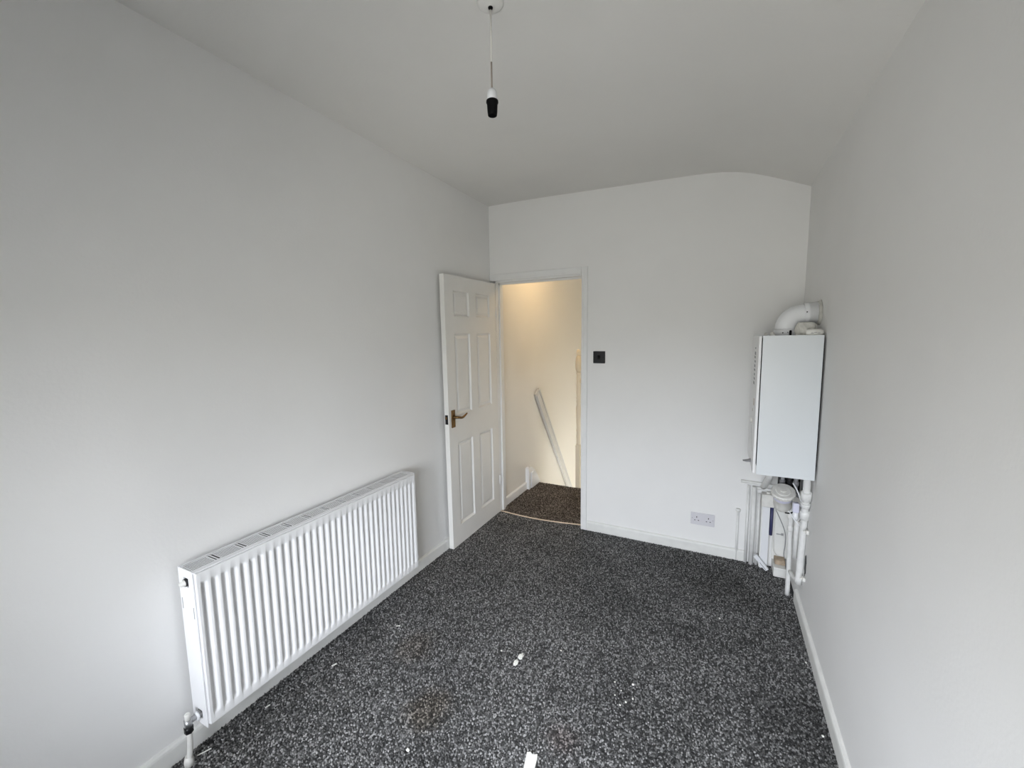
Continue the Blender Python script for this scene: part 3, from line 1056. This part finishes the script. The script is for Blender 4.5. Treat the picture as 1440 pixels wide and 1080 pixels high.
# flue: vertical collar on the boiler top, swept elbow, socket into the right wall
FX, FY = 0.290, 2.47
fz = BZ1 - 0.004
fe = thing('flue_elbow', (FX, FY, fz), 'fat white flue elbow from boiler top into the right wall', 'flue')
bm = new_bm()
lathe(bm, [(0.052, 0.0), (0.052, 0.030), (0.049, 0.032)], (FX, FY, fz), seg=28)
obj('collar', bm, 'plastic', fe)
bm = new_bm()
pts = [(FX, FY, fz + 0.030)]
er = 0.062
for k in range(0, 9):
    a_ = math.radians(87 * k / 8)
    pts.append((FX + er * (1 - math.cos(a_)), FY, fz + 0.040 + er * math.sin(a_)))
pts.append((XR - 0.045, FY, fz + 0.040 + er + 0.006))
tube(bm, pts, [0.048] + [0.048] * 9 + [0.048], 28)
obj('bend', bm, 'plastic', fe)
bm = new_bm()
zf = fz + 0.040 + er + 0.005
lathe(bm, [(0.048, 0.0), (0.0525, 0.001), (0.0525, 0.020), (0.0505, 0.021), (0.0505, 0.0605)], (XR - 0.064, FY, zf), axis=(1, 0, 0.06), seg=28)
obj('socket_ring', bm, 'plastic', fe)
bm = new_bm()
lathe(bm, [(0.0510, 0.0), (0.056, 0.003), (0.061, 0.0125)], (XR - 0.013, FY, zf + 0.002), axis=(1, 0, 0), seg=22)
for v in bm.verts:
    v.co += Vector((0, random.uniform(-.004, .004), random.uniform(-.004, .004)))
obj('plaster_seal', bm, 'plaster', fe)
for (hx, hz, hr_) in ((FX - 0.018, fz + 0.016, 0.0028), (FX + 0.002, fz + 0.018, 0.0020), (XR - 0.060, zf + 0.006, 0.0030)):
    bm = new_bm()
    dy = math.sqrt(max(0.0525 ** 2 - ((hx - FX) if hz < fz + .03 else (hz - zf)) ** 2, 0))
    lathe(bm, [(hr_, 0), (hr_, 0.003)], (hx, FY - dy + 0.001, hz), axis=(0, -1, 0), seg=8)
    obj('screw_hole', bm, 'black', fe)
bm = new_bm()
box(bm, FX + 0.008, FX + 0.018, FY - 0.058, FY - 0.046, fz + 0.001, fz + 0.028, 0.004)
obj('clamp_screw', bm, 'black', fe)


def lump(bm_, c, s, seed, n=2, amp=0.18):
    tmp = bmesh.new()
    bmesh.ops.create_icosphere(tmp, subdivisions=n, radius=1)
    rr_ = random.Random(seed)
    for v in tmp.verts:
        k = 1 + rr_.uniform(-amp, amp)
        v.co = Vector((c[0] + v.co.x * s[0] * k, c[1] + v.co.y * s[1] * k, c[2] + max(-0.6, min(0.75, v.co.z * k)) * s[2]))
    merge(bm_, tmp)


zt = BZ1 - 0.004
bm = new_bm()
lump(bm, (0.357, 2.375, zt + 0.0285), (0.043, 0.030, 0.047), 3, 3, 0.09)
tag(obj('plaster_lump', bm, 'plaster'), 'rough grey lump of plaster on top of the boiler', 'plaster')
bm = new_bm()
lathe(bm, [(0.020, 0.0), (0.034, 0.003), (0.040, 0.012), (0.038, 0.020), (0.028, 0.026), (0.0, 0.028)], (0, 0, 0), seg=28)
for v in bm.verts:
    v.co = Vector((0.382 + v.co.x * 0.90, 2.318 + v.co.y * 0.60, zt + 0.0005 + v.co.z * 1.15))
dt = obj('oval_cover', bm, 'plastic_old')
tag(dt, 'small oval off-white plastic cover lying on boiler corner', 'plastic cover')
bm = new_bm()
for k in range(3):
    box(bm, 0.366 + 0.012 * k, 0.376 + 0.012 * k, 2.2922, 2.297, zt + 0.011 + 0.003 * (k % 2), zt + 0.014 + 0.003 * (k % 2))
obj('slit', bm, 'wire', dt)
bm = new_bm()
lathe(bm, [(0.012, 0), (0.012, 0.010), (0.007, 0.012), (0.007, 0.020)], (0.222, 2.35, zt), seg=14)
obj('pressure_plug', bm, 'plastic_old', bo)
bm = new_bm()
lathe(bm, [(0.008, 0), (0.008, 0.016), (0.004, 0.018)], (0.200, 2.40, zt), seg=12)
obj('pressure_plug', bm, 'plastic_old', bo)


# ------------------------------------------------------------------ pipework under the boiler
def pipe(pts, r, label, m='pipe', sm=0, fittings=(), name='heating_pipe', cat='pipe', group=None):
    t = thing(name, pts[-1], label, cat, group)
    bm_ = new_bm()
    tube(bm_, pts, r, 14, smooth_path=sm)
    obj('tube', bm_, m, t)
    for (c, ax, rr_, ln, sg) in fittings:
        b2 = new_bm()
        lathe(b2, [(rr_ * 0.85, -ln / 2), (rr_, -ln / 2 + 0.003), (rr_, ln / 2 - 0.003), (rr_ * 0.85, ln / 2)], c, axis=ax, seg=sg)
        obj('fitting', b2, m, t)
    return t


yw = YB - 0.014
Zup = (0, 0, 1)
pipe([(0.142, YB - 0.008, 0.335), (0.142, YB - 0.008, -0.01)], 0.0075, 'thin capped white pipe stub right of the socket', fittings=(((0.142, YB - 0.009, 0.340), Zup, 0.014, 0.018, 12),))
pipe([(0.150, yw, 0.535), (0.30, yw, 0.530), (0.412, yw, 0.528)], 0.009, 'upper white horizontal pipe along the back wall under the boiler')
pipe([(0.215, yw - 0.002, 0.505), (0.30, yw - 0.002, 0.500), (0.412, yw - 0.002, 0.498)], 0.009, 'lower white horizontal pipe along the back wall under the boiler')
pipe([(0.194, YB - 0.018, 0.515), (0.194, YB - 0.018, -0.01)], 0.008, 'leftmost tall white pipe on the back wall under the boiler')
pipe([(0.2245, YB - 0.026, 0.512), (0.2245, YB - 0.026, -0.01)], 0.0130, 'thick white pipe second from left on the back wall')
pipe([(0.2535, YB - 0.022, 0.470), (0.2535, YB - 0.022, -0.01)], 0.0080, 'white pipe squeezed between thick pipe and cable trunking')

tr = thing('cable_trunking', (0.290, YB, 0.0), 'square white cable trunking standing below the boiler', 'trunking')
bm = new_bm()
box(bm, 0.266, 0.311, YB - 0.045, YB - 0.0005, 0.001, 0.402, 0.002)
obj('duct', bm, 'trim_dull', tr)
bm = new_bm()
box(bm, 0.272, 0.3115, YB - 0.049, YB - 0.0445, 0.001, 0.400, 0.0015)
obj('lid', bm, 'plastic', tr)
vbx = thing('valve_actuator', (0.297, YB - 0.03, 0.404), 'white valve actuator box on top of the trunking', 'valve')
bm = new_bm()
box(bm, 0.264, 0.330, YB - 0.060, YB - 0.004, 0.404, 0.482, 0.004)
obj('housing', bm, 'plastic_old', vbx)
bm = new_bm()
lathe(bm, [(0.012, 0), (0.012, 0.012), (0.008, 0.014)], (0.300, YB - 0.035, 0.481), seg=14)
obj('spindle', bm, 'plastic_old', vbx)
pipe([(0.3235, YB - 0.022, 0.402), (0.3235, YB - 0.022, 0.215)], 0.0090, 'blue sleeved pipe beside the trunking', m='blue', name='blue_pipe')
pipe([(0.272, 2.60, BZ0 + 0.03), (0.272, 2.60, 0.69), (0.272, 2.64, 0.655), (0.272, YB - 0.03, 0.52)], 0.017, 'short fat pipe dropping from the left underside of the boiler',
     sm=1, fittings=(((0.272, 2.60, 0.725), Zup, 0.023, 0.035, 6),))

# back board in the corner with a loose cable
bd = thing('back_board', (0.378, YB, 0.058), 'white painted board in the corner behind the pipes', 'board')
bm = new_bm()
box(bm, 0.3345, 0.424, YB - 0.012, YB - 0.0005, 0.058, 0.470, 0.002)
obj('sheet', bm, 'trim_dull', bd)
bm = new_bm()
box(bm, 0.355, 0.385, YB - 0.0135, YB - 0.0115, 0.222, 0.228)
box(bm, 0.380, 0.392, YB - 0.015, YB - 0.0115, 0.220, 0.234)
obj('clip', bm, 'steel', bd)
bm = new_bm()
cy = YB - 0.018
tube(bm, [(0.336, cy, 0.395), (0.352, cy, 0.365), (0.385, cy, 0.290), (0.403, cy, 0.235), (0.404, cy, 0.16), (0.398, cy, 0.11), (0.404, cy, 0.07)], 0.0022, 8, smooth_path=2)
cb_ = obj('loose_cable', bm, 'wire')
tag(cb_, 'thin grey cable curving across the corner board', 'cable')
bm = new_bm()
tube(bm, [(0.340, cy, 0.47), (0.342, cy, 0.30), (0.341, cy, 0.14), (0.350, cy, 0.095), (0.385, cy, 0.08), (0.412, cy, 0.075)], 0.0028, 8, smooth_path=2)
tag(obj('white_cable', bm, 'plastic_old'), 'white cable looping down the corner board', 'cable')
bm = new_bm()
box(bm, 0.338, 0.402, 2.808, YB - 0.001, 0.0, 0.058, 0.003)
tag(obj('floor_block', bm, 'trim_dull'), 'white painted block on the floor in the corner', 'block')
bm = new_bm()
box(bm, 0.348, 0.402, 2.850, YB - 0.016, 0.0585, 0.086, 0.003)
tag(obj('wood_offcut', bm, 'wood'), 'bare brown wood offcut on the corner block', 'wood')

# round filter canister, tilted towards the room
fx = thing('filter_canister', (0.322, 2.47, 0.53), 'round white filter canister with ribbed cap under the boiler', 'filter')
ax = Vector((-0.06, -0.50, 0.86)).normalized()
c0 = Vector((0.328, 2.535, 0.540))
bm = new_bm()
lathe(bm, [(0.034, 0.0), (0.040, 0.01), (0.042, 0.03), (0.042, 0.100), (0.046, 0.102), (0.046, 0.108)], c0, axis=ax, seg=28)
cn = obj('canister', bm, 'plastic_old', fx)
bm = new_bm()
prof_c = [(0.050, 0.106), (0.054, 0.108), (0.054, 0.124), (0.050, 0.128), (0.034, 0.1285), (0.032, 0.131), (0.014, 0.1315), (0.012, 0.136), (0.0, 0.1365)]
lathe(bm, prof_c, c0, axis=ax, seg=36, flat=True)
cp = obj('cap', bm, 'plastic_old', fx)
bm = new_bm()
refv = (Vector((0, 0, 1)) - ax * ax.z).normalized()
bv = ax.cross(refv)
for k in range(24):
    a_ = 2 * math.pi * k / 24
    p = c0 + ax * 0.110 + (refv * math.cos(a_) + bv * math.sin(a_)) * 0.0535
    q = p + ax * 0.012
    tube(bm, [p, q], 0.0022, 5)
obj('ribs', bm, 'plastic_old', cp)
bm = new_bm()
lathe(bm, [(0.0435, 0.078), (0.0435, 0.097)], c0, axis=ax, seg=28, cap=False)
obj('label_band', bm, 'lilac', cn)

# dark pump body and isolators showing under the casing
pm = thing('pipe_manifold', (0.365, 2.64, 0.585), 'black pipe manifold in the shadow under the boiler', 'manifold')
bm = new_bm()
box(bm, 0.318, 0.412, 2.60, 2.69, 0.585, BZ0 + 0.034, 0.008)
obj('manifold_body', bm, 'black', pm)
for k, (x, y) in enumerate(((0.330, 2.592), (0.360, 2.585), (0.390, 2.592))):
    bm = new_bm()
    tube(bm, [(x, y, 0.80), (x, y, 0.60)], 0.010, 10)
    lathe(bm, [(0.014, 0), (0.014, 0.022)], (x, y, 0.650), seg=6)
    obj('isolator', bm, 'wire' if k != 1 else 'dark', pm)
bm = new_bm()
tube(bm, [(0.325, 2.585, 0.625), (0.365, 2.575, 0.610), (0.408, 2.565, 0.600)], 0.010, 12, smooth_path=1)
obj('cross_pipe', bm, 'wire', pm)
bm = new_bm()
tube(bm, [(0.352, 2.42, 0.715), (0.372, 2.40, 0.68), (0.388, 2.40, 0.63)], 0.0035, 8, smooth_path=1)
tag(obj('cable_tail', bm, 'plastic'), 'short white cable tail hanging below the boiler', 'cable')

# right-hand pipes
pipe([(0.397, 2.345, BZ0 + 0.03), (0.400, 2.36, 0.70), (0.409, 2.43, 0.52), (0.409, 2.455, 0.30), (0.409, 2.470, 0.165)], 0.0155, 'thickest white pipe running down the right wall from the boiler', sm=1,
     fittings=(((0.401, 2.368, 0.672), (0.05, 0.38, -1), 0.024, 0.050, 8), ((0.4035, 2.388, 0.620), (0.05, 0.38, -1), 0.0225, 0.026, 6),
               ((0.407, 2.415, 0.560), (0.05, 0.38, -1), 0.022, 0.050, 8), ((0.408, 2.470, 0.185), (0, 0.1, -1), 0.0165, 0.030, 12), ((0.408, 2.45, 0.500), (0, 0.2, -1), 0.0195, 0.016, 12)))
pipe([(0.408, 2.470, 0.172), (0.400, 2.53, 0.160), (0.392, 2.60, 0.155)], 0.012, 'short white elbow joining the two right-hand pipes near the floor', sm=1)
pipe([(0.376, 2.595, 0.555), (0.380, 2.605, 0.42), (0.385, 2.62, 0.22), (0.388, 2.630, -0.01)], 0.0115, 'slim white pipe reaching the carpet in the right corner', sm=1,
     fittings=(((0.376, 2.597, 0.480), Zup, 0.0165, 0.040, 8), ((0.3805, 2.606, 0.40), Zup, 0.0150, 0.030, 8)))
pipe([(0.392, 2.49, 0.575), (0.3925, 2.50, 0.44), (0.3915, 2.505, 0.285)], [0.0125, 0.0125, 0.012], 'blunt-ended white pipe between the two right-hand pipes',
     fittings=(((0.392, 2.493, 0.53), Zup, 0.018, 0.035, 8),))
tv = thing('drain_tee', (0.366, 2.395, 0.535), 'pale lilac plastic tee beside the filter canister', 'pipe fitting')
bm = new_bm()
box(bm, 0.352, 0.380, 2.378, 2.408, 0.575, 0.625, 0.006)
obj('tee_body', bm, 'lilac', tv)
bm = new_bm()
tube(bm, [(0.366, 2.393, 0.580), (0.367, 2.396, 0.535)], 0.012, 12)
obj('tee_leg', bm, 'plastic', tv)
bm = new_bm()
tube(bm, [(0.338, 2.40, 0.575), (0.362, 2.380, 0.540), (0.384, 2.375, 0.515)], 0.0028, 8)
obj('tie_wire', bm, 'plastic', tv)
bm = new_bm()
tube(bm, [(0.325, 2.41, 0.558), (0.345, 2.40, 0.562), (0.358, 2.393, 0.575)], 0.0035, 8, smooth_path=1)
obj('drain_spout', bm, 'black', tv)
# clips screwed to the right wall
for k, (yk, zk) in enumerate(((2.385, 0.485), (2.392, 0.235))):
    bm = new_bm()
    box(bm, XR - 0.014, XR - 0.0005, yk - 0.012, yk + 0.012, zk - 0.010, zk + 0.010, 0.003)
    box(bm, XR - 0.024, XR - 0.010, yk - 0.003, yk + 0.004, zk - 0.004, zk + 0.004, 0.001)
    tag(obj('pipe_clip', bm, 'plastic_old'), ('upper' if k == 0 else 'lower') + ' white pipe clip on the right wall behind the thick pipe', 'pipe clip')
# ragged hole where the pipe leaves through the right wall
bm = new_bm()
rr_ = random.Random(5)
cen = Vector((XR - 0.0012, 2.405, 0.300))
ringv = [bm.verts.new((cen.x, cen.y + math.cos(k * math.pi / 8) * 0.016 * rr_.uniform(.6, 1.3), cen.z + math.sin(k * math.pi / 8) * 0.055 * rr_.uniform(.7, 1.2))) for k in range(16)]
f = bm.faces.new(ringv)
ex = bmesh.ops.extrude_face_region(bm, geom=[f])
for v in [g_ for g_ in ex['geom'] if isinstance(g_, bmesh.types.BMVert)]:
    v.co.x -= 0.002
tag(obj('wall_gouge', bm, 'dark'), 'dark ragged gouge in the right wall behind the thick pipe', 'wall damage')

# white clip rail leaning against the trunking
bm = new_bm()
p0, p1 = Vector((0.243, YB - 0.068, 0.088)), Vector((0.310, YB - 0.070, 0.008))
dv = (p1 - p0).normalized()
nv = Vector((dv.z, 0, -dv.x))
vs = []
for pp in (p0, p1):
    for sN, sY in ((-1, -1), (1, -1), (1, 1), (-1, 1)):
        vs.append(bm.verts.new(pp + nv * 0.011 * sN + Vector((0, 0.010 * sY, 0))))
for q in ((0, 1, 2, 3), (7, 6, 5, 4), (0, 4, 5, 1), (1, 5, 6, 2), (2, 6, 7, 3), (3, 7, 4, 0)):
    bm.faces.new([vs[i] for i in q])
ls = obj('plastic_rail', bm, 'plastic')
tag(ls, 'short white plastic rail leaning against the trunking foot', 'plastic rail')
bm = new_bm()
pm_ = p0.lerp(p1, 0.45)
vs = []
for pp in (pm_, p0.lerp(p1, 0.95)):
    for sN in (0.25, 0.55):
        for yy in (-0.0112, -0.009):
            vs.append(bm.verts.new(pp - nv * 0.011 * sN * -1 + Vector((0, yy, 0))))
for q in ((0, 1, 3, 2), (4, 6, 7, 5), (0, 4, 5, 1), (2, 3, 7, 6), (0, 2, 6, 4), (1, 5, 7, 3)):
    bm.faces.new([vs[i] for i in q])
obj('groove', bm, 'wire', ls)

# ------------------------------------------------------------------ litter on the carpet
PZ = 0.0065


def flake(name, pts, z, th, m, label, cat, group=None):
    bm_ = new_bm()
    prism(bm_, pts, 'z', z, z + th)
    o = obj(name, bm_, m)
    return tag(o, label, cat, group)


flake('paper_scrap', [(-0.556, 1.180), (-0.545, 1.186), (-0.536, 1.181), (-0.528, 1.184), (-0.520, 1.189), (-0.516, 1.180), (-0.505, 1.118), (-0.540, 1.108)],
      PZ, 0.0015, 'paper', 'torn white paper scrap on the carpet nearest the viewer', 'paper scrap')
for k, (x, y, s) in enumerate(((-0.768, 1.525, 0.011), (-0.762, 1.568, 0.012))):
    bm = new_bm()
    lump(bm, (x, y, PZ + 0.0025), (s * 0.9, s * 1.5, 0.005), 20 + k, 2, 0.38)
    tag(obj('plaster_chunk', bm, 'paper'), ('nearer' if k == 0 else 'farther') + ' of two white plaster chunks in mid carpet', 'plaster')


def sliver(x0, y0, x1, y1, w, label):
    a0, b0 = Vector((x0, y0)), Vector((x1, y1))
    n0 = Vector((-(b0 - a0).y, (b0 - a0).x)).normalized() * w / 2
    flake('white_sliver', [tuple(a0 - n0), tuple(b0 - n0), tuple(b0 + n0), tuple(a0 + n0)], PZ, 0.002, 'paper', label, 'debris')


sliver(-1.600, 0.660, -1.583, 0.697, 0.004, 'thin white sliver on the carpet by the radiator valve')
sliver(-1.505, 1.150, -1.497, 1.170, 0.007, 'white flake on the carpet in front of the radiator middle')
sliver(-1.569, 0.886, -1.565, 0.903, 0.005, 'white flake on the carpet near the radiator left half')
sliver(-1.425, 1.475, -1.407, 1.487, 0.005, 'white flake on the carpet toward the radiator far end')
def crumb(x, y, sz, label, group=None):
    bm_ = new_bm()
    lump(bm_, (x, y, PZ + sz * 0.4), (sz, sz * 1.1, sz * 0.7), int(abs(x * 1000)) + int(y * 777), 1, 0.32)
    tag(obj('plaster_crumb', bm_, 'paper'), label, 'debris', group)


crumb(-0.938, 1.001, .0065, 'lone round white crumb on the carpet left of the paper scrap')
crumb(-0.610, 1.680, .0040, 'lone tiny white crumb in the middle of the carpet')
crumb(-0.860, 1.560, .0040, 'tiny white crumb just left of the two plaster chunks')
crumb(0.392, 2.080, .0045, 'farther of two white crumbs against the right baseboard')
crumb(0.385, 1.700, .0040, 'nearer of two white crumbs against the right baseboard')
crumb(0.010, 2.840, .0045, 'tiny white crumb by the back baseboard below the socket')
crumb(0.050, 2.240, .0045, 'tiny white crumb between the crumb cluster and the boiler corner')
for (x, y, sz) in ((-0.274, 1.632, .0055), (-0.345, 1.612, .0035), (-0.330, 1.547, .0038), (-0.284, 1.533, .0045), (-0.302, 1.510, .0040), (-0.262, 1.560, .0040), (-0.312, 1.580, .0032)):
    crumb(x, y, sz, 'tiny white crumb in the loose cluster right of mid carpet', 'cluster of white crumbs on the carpet')
